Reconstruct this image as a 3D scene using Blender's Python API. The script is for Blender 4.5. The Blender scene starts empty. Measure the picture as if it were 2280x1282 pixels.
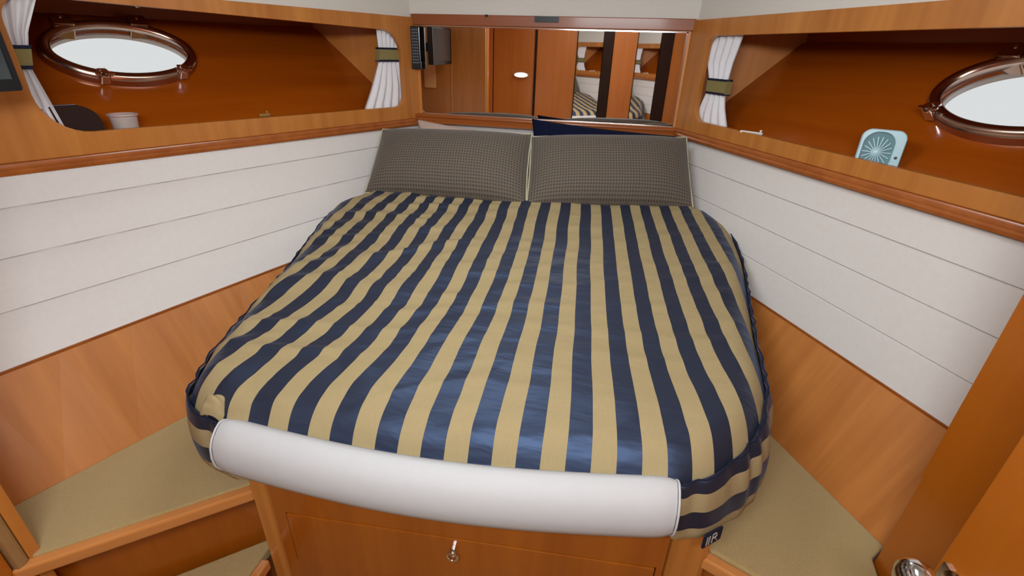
import bpy, bmesh, math, random
from mathutils import Vector, Matrix, noise
random.seed(4)
SC = 1.15          # model units -> metres
EYE = 1.61         # camera height above the lowest floor
scene = bpy.context.scene
COL = scene.collection

def W(x, y, z):    # plan coordinates (eye level = 0) -> metres above the cabin sole
    return Vector((x*SC, y*SC, z*SC + EYE))

# ------------------------------------------------------------------ camera
cd = bpy.data.cameras.new('camera'); cam = bpy.data.objects.new('camera', cd); COL.objects.link(cam)
cd.sensor_width = 36.0; cd.lens = 1070/2280*36.0; cd.clip_start = 0.02; cd.clip_end = 100
_p = math.atan(530/1070); _y = math.radians(11.2); _r = math.radians(1.8)
F = Vector((-math.sin(_y)*math.cos(_p), math.cos(_y)*math.cos(_p), -math.sin(_p)))
Rv = Vector((math.cos(_y), math.sin(_y), 0)); Uv = Rv.cross(F)
R2 = Rv*math.cos(_r) + Uv*math.sin(_r); U2 = -Rv*math.sin(_r) + Uv*math.cos(_r)
m = Matrix((R2, U2, -F)).transposed().to_4x4(); m.translation = W(0.307, 0, 0)
cam.matrix_world = m
scene.camera = cam
# ------------------------------------------------------------------ world, exposure, lamps
wd = bpy.data.worlds.new('sky'); scene.world = wd; wd.use_nodes = True
wd.node_tree.nodes['Background'].inputs[0].default_value = (0.97, 1.0, 1.0, 1)
wd.node_tree.nodes['Background'].inputs[1].default_value = 0.72
vs = scene.view_settings
vs.view_transform = 'Standard'; vs.look = 'None'; vs.exposure = 0.0; vs.gamma = 1.0; vs.use_curve_mapping = False

def area(name, loc, target, w, h, power, color, shape='RECTANGLE'):
    d = bpy.data.lights.new(name, 'AREA'); d.shape = shape; d.size = w
    if shape in ('RECTANGLE', 'ELLIPSE'): d.size_y = h
    d.energy = power; d.color = color
    o = bpy.data.objects.new(name, d); COL.objects.link(o); o.location = W(*loc)
    o.rotation_euler = (W(*target) - W(*loc)).to_track_quat('-Z', 'Y').to_euler()
    return o
area('ceiling_or_flash_light', (-0.05, 1.15, 0.40), (0.0, 1.1, -1), 0.6, 0.45, 8.5, (0.91, 0.97, 1.0))  # ceiling light over the bed
area('ceiling_or_flash_light', (0.22, -0.24, 0.265), (0.0, 1.7, -.30), 0.85, 0.16, 26.5, (0.91, 0.97, 1.0))  # added wide light standing in for the flash, unseen above the camera

# ------------------------------------------------------------------ materials
def srgb(r, g, b):
    f = lambda c: (c/255/12.92) if c/255 <= .04045 else ((c/255+.055)/1.055)**2.4
    return (f(r), f(g), f(b), 1)

def mat(name, color=(.8, .8, .8, 1), rough=.5, metal=0, spec=.5, coat=0, **kw):
    m = bpy.data.materials.new(name); m.use_nodes = True
    b = m.node_tree.nodes['Principled BSDF']
    b.inputs['Base Color'].default_value = color; b.inputs['Roughness'].default_value = rough
    b.inputs['Metallic'].default_value = metal; b.inputs['Specular IOR Level'].default_value = spec
    b.inputs['Coat Weight'].default_value = coat; b.inputs['Coat Roughness'].default_value = .08
    for k, v in kw.items(): b.inputs[k].default_value = v
    return m

def wood(name, dark, light, rough=.4, axis=0, coat=.25, freq=1.0, grain_amt=1.0):
    m = mat(name, dark, rough, coat=coat); nt = m.node_tree; N = nt.nodes; L = nt.links
    b = N['Principled BSDF']; b.inputs['Coat Roughness'].default_value = .12
    tc = N.new('ShaderNodeTexCoord'); mp = N.new('ShaderNodeMapping')
    s = [30.0*freq]*3; s[axis] = 1.6*freq; mp.inputs['Scale'].default_value = s
    L.new(tc.outputs['Object'], mp.inputs['Vector'])
    n1 = N.new('ShaderNodeTexNoise'); n1.inputs['Scale'].default_value = 1.0; n1.inputs['Detail'].default_value = 5; n1.inputs['Roughness'].default_value = .6
    L.new(mp.outputs[0], n1.inputs['Vector'])
    mp2 = N.new('ShaderNodeMapping'); s2 = [9.0*freq]*3; s2[axis] = .7*freq; mp2.inputs['Scale'].default_value = s2
    L.new(tc.outputs['Object'], mp2.inputs['Vector'])
    n2 = N.new('ShaderNodeTexNoise'); n2.inputs['Scale'].default_value = 1.0; n2.inputs['Detail'].default_value = 3; n2.inputs['Distortion'].default_value = .6
    L.new(mp2.outputs[0], n2.inputs['Vector'])
    mx = N.new('ShaderNodeMath'); mx.operation = 'ADD'
    L.new(n1.outputs['Fac'], mx.inputs[0]); L.new(n2.outputs['Fac'], mx.inputs[1])
    cr = N.new('ShaderNodeValToRGB'); cr.color_ramp.elements[0].position = .5 - .22/grain_amt; cr.color_ramp.elements[1].position = .5 + .22/grain_amt
    cr.color_ramp.elements[0].color = dark; cr.color_ramp.elements[1].color = light
    hv = N.new('ShaderNodeMath'); hv.operation = 'MULTIPLY'; hv.inputs[1].default_value = .5
    L.new(mx.outputs[0], hv.inputs[0]); L.new(hv.outputs[0], cr.inputs[0]); L.new(cr.outputs[0], b.inputs['Base Color'])
    bp = N.new('ShaderNodeBump'); bp.inputs['Strength'].default_value = .06; bp.inputs['Distance'].default_value = .004
    L.new(n1.outputs['Fac'], bp.inputs['Height']); L.new(bp.outputs[0], b.inputs['Normal'])
    return m

FD, FL_ = srgb(164, 94, 30), srgb(202, 132, 60)
M_fasc = wood('cherry_satin_upright', FD, FL_, .38, axis=1, coat=.3)
M_fascx = wood('cherry_satin_lengthwise', FD, FL_, .38, axis=0, coat=.3)
M_fascz = wood('cherry_satin_world_upright', FD, FL_, .38, axis=2, coat=.3)
M_dark = wood('cherry_gloss_lengthwise', srgb(140, 60, 2), srgb(172, 84, 10), .26, axis=0, coat=.6, freq=.6)
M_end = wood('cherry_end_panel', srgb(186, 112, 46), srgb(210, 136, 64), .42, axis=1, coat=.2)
M_end2 = wood('cherry_bulkhead', srgb(170, 98, 34), srgb(200, 126, 54), .4, axis=2, coat=.3)
M_pale = wood('pale_cherry', srgb(226, 158, 100), srgb(240, 180, 120), .4, axis=2, coat=.3)
M_low = wood('cherry_lower_panel', srgb(166, 96, 36), srgb(202, 130, 64), .45, axis=1, coat=.15)
M_cab = wood('cherry_cabinet', srgb(148, 72, 6), srgb(178, 98, 20), .33, axis=1, coat=.4)
M_door = wood('cherry_door', srgb(164, 84, 8), srgb(190, 104, 22), .32, axis=1, coat=.4, freq=.7, grain_amt=.6)
M_trim = wood('cherry_trim', srgb(142, 70, 20), srgb(176, 100, 44), .3, axis=0, coat=.35)
M_beam = wood('cherry_beam', srgb(128, 62, 22), srgb(156, 84, 40), .42, axis=0, coat=.12)
M_nose = wood('cherry_nosing', srgb(190, 118, 56), srgb(216, 146, 82), .3, axis=0, coat=.5)
M_wardrobe = wood('cherry_wardrobe', srgb(204, 118, 46), srgb(230, 148, 72), .3, axis=2, coat=.5)

def noisy(name, c1, c2, scale, rough=.8, bump=.3, dist=.002, spec=.2, sheen=0):
    m = mat(name, c1, rough, spec=spec); nt = m.node_tree; N = nt.nodes; L = nt.links; b = N['Principled BSDF']
    b.inputs['Sheen Weight'].default_value = sheen
    tc = N.new('ShaderNodeTexCoord'); n = N.new('ShaderNodeTexNoise'); n.inputs['Scale'].default_value = scale; n.inputs['Detail'].default_value = 4
    L.new(tc.outputs['Object'], n.inputs['Vector'])
    mx = N.new('ShaderNodeMix'); mx.data_type = 'RGBA'; mx.inputs[6].default_value = c1; mx.inputs[7].default_value = c2
    L.new(n.outputs['Fac'], mx.inputs[0]); L.new(mx.outputs[2], b.inputs['Base Color'])
    bp = N.new('ShaderNodeBump'); bp.inputs['Strength'].default_value = bump; bp.inputs['Distance'].default_value = dist
    L.new(n.outputs['Fac'], bp.inputs['Height']); L.new(bp.outputs[0], b.inputs['Normal'])
    return m
M_liner = noisy('white_liner_vinyl', srgb(214, 207, 202), srgb(222, 216, 212), 60, .55, .05, .001, .3)
M_ceil = noisy('white_headliner', srgb(214, 210, 202), srgb(220, 216, 208), 90, .8, .1, .001)
M_bol = noisy('white_padded_vinyl', srgb(186, 186, 187), srgb(190, 190, 191), 40, .6, .05, .001, .2)
M_carpet = noisy('beige_carpet', srgb(172, 146, 94), srgb(202, 174, 120), 420, .95, .9, .004, .05, .2)
M_lining = noisy('tan_lining', srgb(150, 112, 70), srgb(164, 126, 82), 120, .9, .3, .002, .05)
M_chrome = mat('chrome', (.8, .8, .82, 1), .1, 1)
M_brass = mat('brass', (.55, .36, .14, 1), .25, 1)
M_bronze = mat('polished_porthole_metal', (.50, .34, .26, 1), .2, 1)
M_blackp = noisy('black_plastic', srgb(22, 22, 25), srgb(26, 26, 30), 200, .4, .05, .001, .4)
M_blackc = noisy('black_cloth', srgb(40, 24, 20), srgb(50, 30, 26), 200, .8, .3, .001, .2)
M_key = mat('grey_rubber_key', srgb(96, 98, 108), .6)
M_mirror = mat('mirror_glass', (.95, .92, .90, 1), .015, 1)
M_screen = mat('dark_screen_glass', srgb(62, 70, 72), .12, 0, .5, coat=.6)
M_pinkp = noisy('pale_pink_cotton', srgb(190, 164, 152), srgb(202, 178, 166), 60, .9, .3, .004, .1)
M_navyp = noisy('navy_cotton', srgb(14, 18, 42), srgb(20, 26, 54), 60, .85, .3, .004, .1)
M_fan = noisy('pale_blue_plastic', srgb(160, 196, 206), srgb(168, 203, 212), 50, .35, .02, .001, .5)
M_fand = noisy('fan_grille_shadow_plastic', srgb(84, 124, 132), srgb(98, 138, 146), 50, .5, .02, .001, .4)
M_curt = noisy('white_curtain_cloth', srgb(226, 224, 228), srgb(236, 234, 238), 80, .9, .15, .002, .1)
M_band = noisy('olive_tieback', srgb(132, 120, 76), srgb(146, 134, 88), 160, .85, .2, .001, .1)
M_navytrim = noisy('navy_trim', srgb(24, 28, 48), srgb(30, 34, 58), 100, .7, .1, .001, .2)
M_pipe = noisy('cream_piping', srgb(176, 168, 140), srgb(192, 184, 156), 100, .8, .1, .001, .1)
M_cup = mat('clear_plastic', (.95, .9, .88, 1), .15, 0, .5); M_cup.node_tree.nodes['Principled BSDF'].inputs['Transmission Weight'].default_value = .75
M_cup.node_tree.nodes['Principled BSDF'].inputs['IOR'].default_value = 1.2
M_glass = mat('porthole_glass', (1, 1, 1, 1), .0, 0, .5); M_glass.node_tree.nodes['Principled BSDF'].inputs['Transmission Weight'].default_value = 1.0
M_glass.node_tree.nodes['Principled BSDF'].inputs['IOR'].default_value = 1.05
M_foam = noisy('white_ticking', srgb(220, 216, 208), srgb(228, 224, 216), 60, .9)
M_darkgap = mat('dark_gap', srgb(44, 20, 10), .8)
M_outer = mat('white_gelcoat', srgb(225, 224, 220), .35)

def stripes_material():
    m = bpy.data.materials.new('striped_satin_bedspread'); m.use_nodes = True; nt = m.node_tree; N = nt.nodes; L = nt.links
    tan = N['Principled BSDF']; tan.inputs['Roughness'].default_value = .8; tan.inputs['Specular IOR Level'].default_value = .15
    out = N['Material Output']
    uv = N.new('ShaderNodeUVMap'); uv.uv_map = 'stripes'
    sp = N.new('ShaderNodeSeparateXYZ'); L.new(uv.outputs[0], sp.inputs[0])
    fr = N.new('ShaderNodeMath'); fr.operation = 'FRACT'; L.new(sp.outputs[0], fr.inputs[0])
    lt = N.new('ShaderNodeMath'); lt.operation = 'LESS_THAN'; lt.inputs[1].default_value = .5; L.new(fr.outputs[0], lt.inputs[0])
    # woven threads along the stripe
    mp = N.new('ShaderNodeMapping'); mp.inputs['Scale'].default_value = (60, 6, 1); L.new(uv.outputs[0], mp.inputs[0])
    nz = N.new('ShaderNodeTexNoise'); nz.inputs['Scale'].default_value = 1; nz.inputs['Detail'].default_value = 3; L.new(mp.outputs[0], nz.inputs['Vector'])
    mt = N.new('ShaderNodeMix'); mt.data_type = 'RGBA'; mt.inputs[6].default_value = srgb(151, 133, 96); mt.inputs[7].default_value = srgb(168, 150, 112)
    L.new(nz.outputs['Fac'], mt.inputs[0]); L.new(mt.outputs[2], tan.inputs['Base Color'])
    nv = N.new('ShaderNodeBsdfPrincipled'); nv.inputs['Base Color'].default_value = srgb(34, 34, 44)
    nv.inputs['Roughness'].default_value = .5; nv.inputs['Specular IOR Level'].default_value = 1.0
    nv.inputs['Specular Tint'].default_value = (.35, .55, 1.0, 1)
    nv.inputs['Sheen Weight'].default_value = .1; nv.inputs['Sheen Tint'].default_value = (.3, .45, .9, 1); nv.inputs['Sheen Roughness'].default_value = .4
    # fine cross creases in the satin
    tc = N.new('ShaderNodeTexCoord'); mp3 = N.new('ShaderNodeMapping'); mp3.inputs['Scale'].default_value = (6, 26, 6); mp3.inputs['Rotation'].default_value = (0, 0, .25)
    L.new(tc.outputs['Object'], mp3.inputs[0]); n3 = N.new('ShaderNodeTexNoise'); n3.inputs['Scale'].default_value = 1.0; n3.inputs['Detail'].default_value = 3
    L.new(mp3.outputs[0], n3.inputs['Vector'])
    bp = N.new('ShaderNodeBump'); bp.inputs['Strength'].default_value = .5; bp.inputs['Distance'].default_value = .012
    L.new(n3.outputs['Fac'], bp.inputs['Height']); L.new(bp.outputs[0], nv.inputs['Normal'])
    b2 = N.new('ShaderNodeBump'); b2.inputs['Strength'].default_value = .25; b2.inputs['Distance'].default_value = .012
    L.new(n3.outputs['Fac'], b2.inputs['Height']); L.new(b2.outputs[0], tan.inputs['Normal'])
    mx = N.new('ShaderNodeMixShader'); L.new(lt.outputs[0], mx.inputs[0]); L.new(tan.outputs[0], mx.inputs[1]); L.new(nv.outputs[0], mx.inputs[2])
    L.new(mx.outputs[0], out.inputs['Surface'])
    return m
M_stripe = stripes_material()

def weave_material():
    m = mat('taupe_woven_pillow', srgb(104, 94, 84), .8, spec=.25); nt = m.node_tree; N = nt.nodes; L = nt.links; b = N['Principled BSDF']
    b.inputs['Sheen Weight'].default_value = .15
    uv = N.new('ShaderNodeUVMap'); uv.uv_map = 'weave'; sp = N.new('ShaderNodeSeparateXYZ'); L.new(uv.outputs[0], sp.inputs[0])
    def mth(op, a, b_=None, v=None):
        n = N.new('ShaderNodeMath'); n.operation = op; L.new(a, n.inputs[0])
        if b_ is not None: L.new(b_, n.inputs[1])
        if v is not None: n.inputs[1].default_value = v
        return n.outputs[0]
    u = mth('MULTIPLY', sp.outputs[0], v=2*math.pi*30); v = mth('MULTIPLY', sp.outputs[1], v=2*math.pi*28)
    s1 = mth('SINE', mth('ADD', u, v)); s2 = mth('SINE', mth('SUBTRACT', u, v))
    p = mth('MULTIPLY', s1, s2)
    cr = N.new('ShaderNodeValToRGB'); e = cr.color_ramp.elements
    e[0].position = .0; e[0].color = srgb(102, 92, 80); e[1].position = .7; e[1].color = srgb(66, 58, 54)
    L.new(p, cr.inputs[0]); L.new(cr.outputs[0], b.inputs['Base Color'])
    bp = N.new('ShaderNodeBump'); bp.inputs['Strength'].default_value = .4; bp.inputs['Distance'].default_value = .002; bp.invert = True
    L.new(p, bp.inputs['Height']); L.new(bp.outputs[0], b.inputs['Normal'])
    return m
M_weave = weave_material()

# ------------------------------------------------------------------ helpers
def link(name, me, m, parent=None, smooth=False, matrix=None):
    o = bpy.data.objects.new(name, me); COL.objects.link(o)
    if m: me.materials.append(m)
    if smooth:
        for p in me.polygons: p.use_smooth = True
    M = matrix if matrix is not None else Matrix.Identity(4)
    if parent is not None:
        o.parent = parent
        o.matrix_basis = parent['_M'] and PM[parent.name].inverted() @ M
        PM[o.name] = M
    else:
        o.matrix_basis = M
        PM[o.name] = M
    o['_M'] = 1
    return o
PM = {}

def thing(name, label, cat, loc, group=None, kind=None):
    o = bpy.data.objects.new(name, None); COL.objects.link(o); o.empty_display_size = .05
    M = Matrix.Translation(W(*loc)); o.matrix_basis = M; PM[o.name] = M; o['_M'] = 1
    if label: o['label'] = label
    if cat: o['category'] = cat
    if group: o['group'] = group
    if kind: o['kind'] = kind
    return o

def frame(o, ex, ey):
    ex = Vector(ex).normalized(); ey = Vector(ey); ey = (ey - ex*ey.dot(ex)).normalized(); ez = ex.cross(ey)
    M = Matrix((ex, ey, ez)).transposed().to_4x4(); M.translation = W(*o); return M

def finish(bm, name, m, parent, M=None, smooth=False, bevel=0, sharp=None):
    bmesh.ops.recalc_face_normals(bm, faces=bm.faces)
    me = bpy.data.meshes.new(name); bm.to_mesh(me); bm.free()
    o = link(name, me, m, parent, smooth, M)
    if bevel:
        b = o.modifiers.new('bevel', 'BEVEL'); b.width = bevel; b.segments = 2; b.limit_method = 'ANGLE'; b.angle_limit = math.radians(40)
    if sharp:
        me.set_sharp_from_angle(angle=math.radians(sharp))
    return o

def prism_bm(outer, holes, d0, d1, bm=None):
    """outer / holes: 2D loops in model units; solid between local z d0 and d1"""
    bm = bm or bmesh.new(); loops = [outer] + list(holes); edges = []; lv = []
    for lp in loops:
        vs_ = [bm.verts.new((p[0]*SC, p[1]*SC, d0*SC)) for p in lp]; lv.append(vs_)
        for i in range(len(vs_)): edges.append(bm.edges.new((vs_[i], vs_[(i+1) % len(vs_)])))
    if holes or len(outer) > 4: r = bmesh.ops.triangle_fill(bm, use_beauty=True, edges=edges); faces = [g for g in r['geom'] if isinstance(g, bmesh.types.BMFace)]
    else: faces = [bm.faces.new(lv[0])]
    mp = {}
    for vs_ in lv:
        for v in vs_: mp[v] = bm.verts.new((v.co.x, v.co.y, d1*SC))
    for f in faces: bm.faces.new([mp[v] for v in f.verts])
    for vs_ in lv:
        n = len(vs_)
        for i in range(n): bm.faces.new((vs_[i], vs_[(i+1) % n], mp[vs_[(i+1) % n]], mp[vs_[i]]))
    return bm

def slab(name, M, outer, d0, d1, m, parent=None, holes=(), bevel=0, smooth=False):
    return finish(prism_bm(outer, holes, d0, d1), name, m, parent, M, smooth, bevel)

def rect(x0, y0, x1, y1): return [(x0, y0), (x1, y0), (x1, y1), (x0, y1)]

def rrect(x0, y0, x1, y1, r, n=8, corners=None):
    rs = corners or (r, r, r, r); out = []
    for (cx, cy, a0, rr) in ((x1-rs[0], y0+rs[0], -90, rs[0]), (x1-rs[1], y1-rs[1], 0, rs[1]), (x0+rs[2], y1-rs[2], 90, rs[2]), (x0+rs[3], y0+rs[3], 180, rs[3])):
        for i in range(n+1):
            a = math.radians(a0 + 90*i/n); out.append((cx+rr*math.cos(a), cy+rr*math.sin(a)))
    return out

def ell(cx, cy, a, b, n=64): return [(cx+a*math.cos(2*math.pi*i/n), cy+b*math.sin(2*math.pi*i/n)) for i in range(n)]

def box(name, p0, p1, m, parent=None, bevel=0):
    """axis aligned box, model units; local origin at its centre so the grain stays put"""
    c = [(a+b)/2 for a, b in zip(p0, p1)]; h = [abs(b-a)/2*SC for a, b in zip(p0, p1)]
    bm = bmesh.new(); bmesh.ops.create_cube(bm, size=2)
    for v in bm.verts: v.co = Vector((v.co.x*h[0], v.co.y*h[1], v.co.z*h[2]))
    return finish(bm, name, m, parent, Matrix.Translation(W(*c)), False, bevel)

def grid(name, rows, m, parent=None, closed_u=False, closed_v=False, smooth=True, caps=False, sharp=None, uv=None):
    """rows: list of lists of model-unit points"""
    bm = bmesh.new(); V = [[bm.verts.new(W(*p)) for p in r] for r in rows]; nr, nc = len(V), len(V[0])
    L = bm.loops.layers.uv.new(uv[0]) if uv else None
    for i in range(nr if closed_v else nr-1):
        for j in range(nc if closed_u else nc-1):
            i2, j2 = (i+1) % nr, (j+1) % nc
            f = bm.faces.new((V[i][j], V[i][j2], V[i2][j2], V[i2][j]))
            if L:
                for lp, (a, b) in zip(f.loops, ((i, j), (i, j2), (i2, j2), (i2, j))): lp[L].uv = uv[1][a][b]
    if caps: bm.faces.new(V[0]); bm.faces.new(list(reversed(V[-1])))
    return finish(bm, name, m, parent, None, smooth, 0, sharp)

def tube_rows(pts, r, n=10, closed=False):
    P = [Vector(p) for p in pts]; rows = []; N = len(P); up = Vector((0, 0, 1))
    prev = None
    for i in range(N):
        a = P[(i-1) % N] if (closed or i > 0) else P[i]; b = P[(i+1) % N] if (closed or i < N-1) else P[i]
        t = (b-a).normalized()
        if prev is None: s = t.cross(up); s = s.normalized() if s.length > 1e-4 else Vector((1, 0, 0))
        else: s = (prev - t*prev.dot(t)).normalized()
        prev = s; q = t.cross(s)
        rr = r[i] if isinstance(r, (list, tuple)) else r
        rows.append([tuple(P[i] + s*rr*math.cos(2*math.pi*k/n) + q*rr*math.sin(2*math.pi*k/n)) for k in range(n)])
    return rows
def tube(name, pts, r, m, parent=None, n=10, closed=False):
    return grid(name, tube_rows(pts, r, n, closed), m, parent, closed_u=True, closed_v=closed, caps=not closed, sharp=60)

def lathe(name, M, prof, m, parent=None, n=32, sx=1, sy=1):
    """prof: (radius, height) in model units about local z"""
    bm = bmesh.new(); V = []
    for (r, h) in prof:
        V.append([bm.verts.new((r*SC*sx*math.cos(2*math.pi*k/n), r*SC*sy*math.sin(2*math.pi*k/n), h*SC)) for k in range(n)])
    for i in range(len(V)-1):
        for k in range(n): bm.faces.new((V[i][k], V[i][(k+1) % n], V[i+1][(k+1) % n], V[i+1][k]))
    if prof[0][0] > 1e-5: bm.faces.new(V[0])
    if prof[-1][0] > 1e-5: bm.faces.new(V[-1])
    bmesh.ops.remove_doubles(bm, verts=bm.verts, dist=1e-6)
    return finish(bm, name, m, parent, M, True, 0, 50)

def lerp(a, b, t): return tuple(a[i]+(b[i]-a[i])*t for i in range(len(a)))
def interp(tab, x):
    if x <= tab[0][0]: return tab[0][1]
    for (a, b), (c, d) in zip(tab, tab[1:]):
        if x <= c: return b + (d-b)*(x-a)/(c-a)
    return tab[-1][1]
def smooth_tab(tab, n=200, k=9, lo=None):
    xs = [tab[0][0]+(tab[-1][0]-tab[0][0])*i/n for i in range(n+1)]; ys = [interp(tab, x) for x in xs]
    out = []
    for i, x in enumerate(xs):
        kk = min(k, i, n-i); out.append((x, sum(ys[i-kk:i+kk+1])/(2*kk+1)))
    return out

# ================================================================== the shell
YF = 2.205
LF, LD = Vector((-.588, YF, 0)), Vector((-.606, -1.273, 0)).normalized()    # port fascia: forward corner and aft direction
RF, RD = Vector((.545, YF, 0)), Vector((.537, -1.09, 0)).normalized()
LM = frame(LF, LD, (0, 0, 1)); RM = frame(RF, RD, (0, 0, 1))                # local x aft, y up, z outboard (L) / inboard (R)
def pt(side, s, z, off=0):   # off > 0: outboard
    o, d = (LF, LD) if side == 'L' else (RF, RD)
    n = Vector((d.y, -d.x, 0)) if side == 'L' else Vector((-d.y, d.x, 0))
    p = o + d*s + n*off; return (p.x, p.y, z)
xbL = lambda y: -.766+.3295*(y-1.325); xbR = lambda y: .801-.4945*(y-1.495)
xcL = lambda y: -.774+.398*(y-.838); xcR = lambda y: .845-.498*(y-1.117)
xfL = lambda y: -.588-.476*(YF-y)-.014; xfR = lambda y: .545+.4927*(YF-y)+.014

def strips(side, name, ya, yb):
    wall = thing(name, None, None, ((-1.0 if side == 'L' else 1.0), 1.2, -.94), kind='structure')
    xf, xb, xc = (xfL, xbL, xcL) if side == 'L' else (xfR, xbR, xcR); sg = -1 if side == 'L' else 1
    ztop = -.29
    def surf(y, f): return (xb(y)+(xf(y)-xb(y))*(1-f), y, ztop+(-.69-ztop)*f)
    for k in range(4):
        f0, f1 = k/4 + (.0014 if k else 0), (k+1)/4-.0014
        rows = []
        for i in range(15):
            y = ya+(yb-ya)*i/14; a, b = surf(y, f0), surf(y, f1)
            h = (.004)
            rows.append([(a[0]+sg*.012, y, a[2]), (a[0]+sg*.003, y, a[2]), lerp(a, b, .02), lerp(a, b, .5), lerp(a, b, .98), (b[0]+sg*.003, y, b[2]), (b[0]+sg*.012, y, b[2])])
        grid('liner_plank', rows, M_liner, wall, closed_u=True, caps=True, smooth=True, sharp=35)
    # backing behind the seams
    rows = [[(surf(y, 0)[0]+sg*.008, y, surf(y, 0)[2]), (surf(y, 1)[0]+sg*.008, y, surf(y, 1)[2]), (surf(y, 1)[0]+sg*.03, y, surf(y, 1)[2]), (surf(y, 0)[0]+sg*.03, y, surf(y, 0)[2])] for y in [ya+(yb-ya)*i/14 for i in range(15)]]
    grid('liner_backing', rows, M_liner, wall, closed_u=True, caps=True, smooth=False)
    # lower wooden panel, continued to the sole
    o = (xb(1.0), 1.0, -.69)
    ex = Vector((xb(.5)-xb(1.5), -1.0, 0)).normalized()
    up = Vector((xb(1.0)-xc(1.0), 0, .25))
    M = frame(o, ex, up); Mi = M.inverted()
    bm = bmesh.new(); rows = []
    for i in range(13):
        y = ya+(yb-ya)*i/12
        a = W(xb(y), y, -.694); b = W(xc(y), y, -.94); c = W(xc(y)-(xb(y)-xc(y))*1.2, y, -1.3)
        ds = Vector((sg*.03, 0, 0))
        rows.append([bm.verts.new(Mi @ q) for q in (a, b, c, c+ds, a+ds)])
    for r0, r1 in zip(rows, rows[1:]):
        for k in range(5): bm.faces.new((r0[k], r0[(k+1) % 5], r1[(k+1) % 5], r1[k]))
    bm.faces.new(rows[0]); bm.faces.new(rows[-1])
    finish(bm, 'lower_panel', M_low, wall, M)
    # thin joint strip between liner and panel
    rows = [[(xb(y)-sg*.002, y, -.688), (xb(y)-sg*.002, y, -.694), (xb(y)+sg*.02, y, -.694), (xb(y)+sg*.02, y, -.688)] for y in (ya, yb)]
    grid('joint_strip', rows, M_trim, wall, closed_u=True, caps=True, smooth=False)
    return wall
strips('L', 'wall_left', YF, .44)
strips('R', 'wall_right', YF, .81)

# forward wall: liner below the sill, wood frame, beam; headliner friezes
wf = thing('wall_front', None, None, (0, YF, -.94), kind='structure')
FM = frame((0, YF, 0), (1, 0, 0), (0, 0, 1))      # local z = -y side: into the room
slab('liner_panel', FM, [(-.70, -1.0), (.66, -1.0), (.66, -.30), (-.70, -.30)], -.03, 0, M_liner, wf)
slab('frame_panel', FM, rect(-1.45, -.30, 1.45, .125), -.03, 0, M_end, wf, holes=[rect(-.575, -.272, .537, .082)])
slab('top_beam', FM, rect(-.600, .084, .553, .125), .0, .014, M_beam, wf, bevel=.003)
slab('headliner_panel', FM, rect(-.63, .125, .58, .42), -.02, .004, M_ceil, wf)
# sill under the mirror, two rounded steps
rows = []
prof = [(0, -.272), (.020, -.272), (.026, -.276), (.028, -.283), (.022, -.289), (.022, -.296), (.03, -.300), (.03, -.310), (.022, -.315), (0, -.315)]
for x in (-.602, .558): rows.append([(x, YF-a, z) for a, z in prof])
grid('sill', rows, M_trim, wf, closed_u=True, caps=True, smooth=True, sharp=50)

# headliner above the fascias
for side, nm in (('L', 'trim_1'), ('R', 'trim_2')):
    M = LM if side == 'L' else RM; sg = 1 if side == 'L' else -1
    o = slab(nm, M, rect(-.02, .108 if side == 'L' else .118, 2.2, .42), sg*.016, sg*.03, M_ceil); o['kind'] = 'structure'
# ceiling and floor
o = box('ceiling', (-1.75, -.55, .42), (1.75, 2.3, .45), M_ceil); o['kind'] = 'structure'
o = box('floor', (-1.75, -.55, -1.44), (1.75, 2.3, -1.40), M_carpet); o['kind'] = 'structure'
# aft part of the cabin (seen in the mirror): bulkhead of wooden wardrobe doors with two narrow mirrors
wb = thing('wall_back', None, None, (0, -.47, -1.4), kind='structure')
box('backing', (-1.75, -.55, -1.40), (1.75, -.52, .42), M_darkgap, wb)
xs = [(-1.74, -1.31), (-1.30, -.915), (-.905, -.515), (-.495, -.130), (.195, .400), (.705, 1.05), (1.06, 1.74)]
for a, b in xs: box('door_panel', (a, -.52, -1.38), (b, -.465, .41), M_wardrobe, wb, bevel=.004)
for a, b in ((-.512, -.498), (.108, .190), (.602, .700)): box('door_stile', (a, -.52, -1.38), (b, -.452, .41), M_darkgap, wb)
for cx in (-.010, .500):
    a = math.radians(10.5 if cx < 0 else 2.0)
    M = frame((cx, -.452, 0), (math.cos(a), -math.sin(a), 0), (0, 0, 1))
    slab('mirror_strip', M, rect(-.112 if cx < 0 else -.095, -1.0, .112 if cx < 0 else .095, .40), -.004, .004, M_mirror, wb)
o = box('wall_aft_left', (-1.75, -.55, -1.40), (-1.70, .44, .42), M_wardrobe); o['kind'] = 'structure'; o.name = 'wall_left_outer'
o = box('wall_aft_right', (1.70, -.55, -1.40), (1.75, .82, .42), M_wardrobe); o['kind'] = 'structure'; o.name = 'wall_right_outer'
# glowing oval added on the aft doors, standing in for flash glare
t = thing('flash_glare', 'small glowing oval added as flash glare in the mirror against the brown wardrobe doors', 'glare', (-.633, -.45, -.21))
M_glow = mat('flash_glare_glow', (1, 1, 1, 1), .5); bb = M_glow.node_tree.nodes['Principled BSDF']; bb.inputs['Emission Color'].default_value = (1, .95, .92, 1); bb.inputs['Emission Strength'].default_value = 1.2
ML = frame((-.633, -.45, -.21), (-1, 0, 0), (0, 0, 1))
slab('glare_base', ML, ell(0, 0, .075, .026, 32), 0, .01, M_chrome, t, bevel=.002)
lathe('glow_oval', ML, [(0, .022), (.03, .021), (.055, .016), (.066, .009)], M_glow, t, sy=.33)

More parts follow.
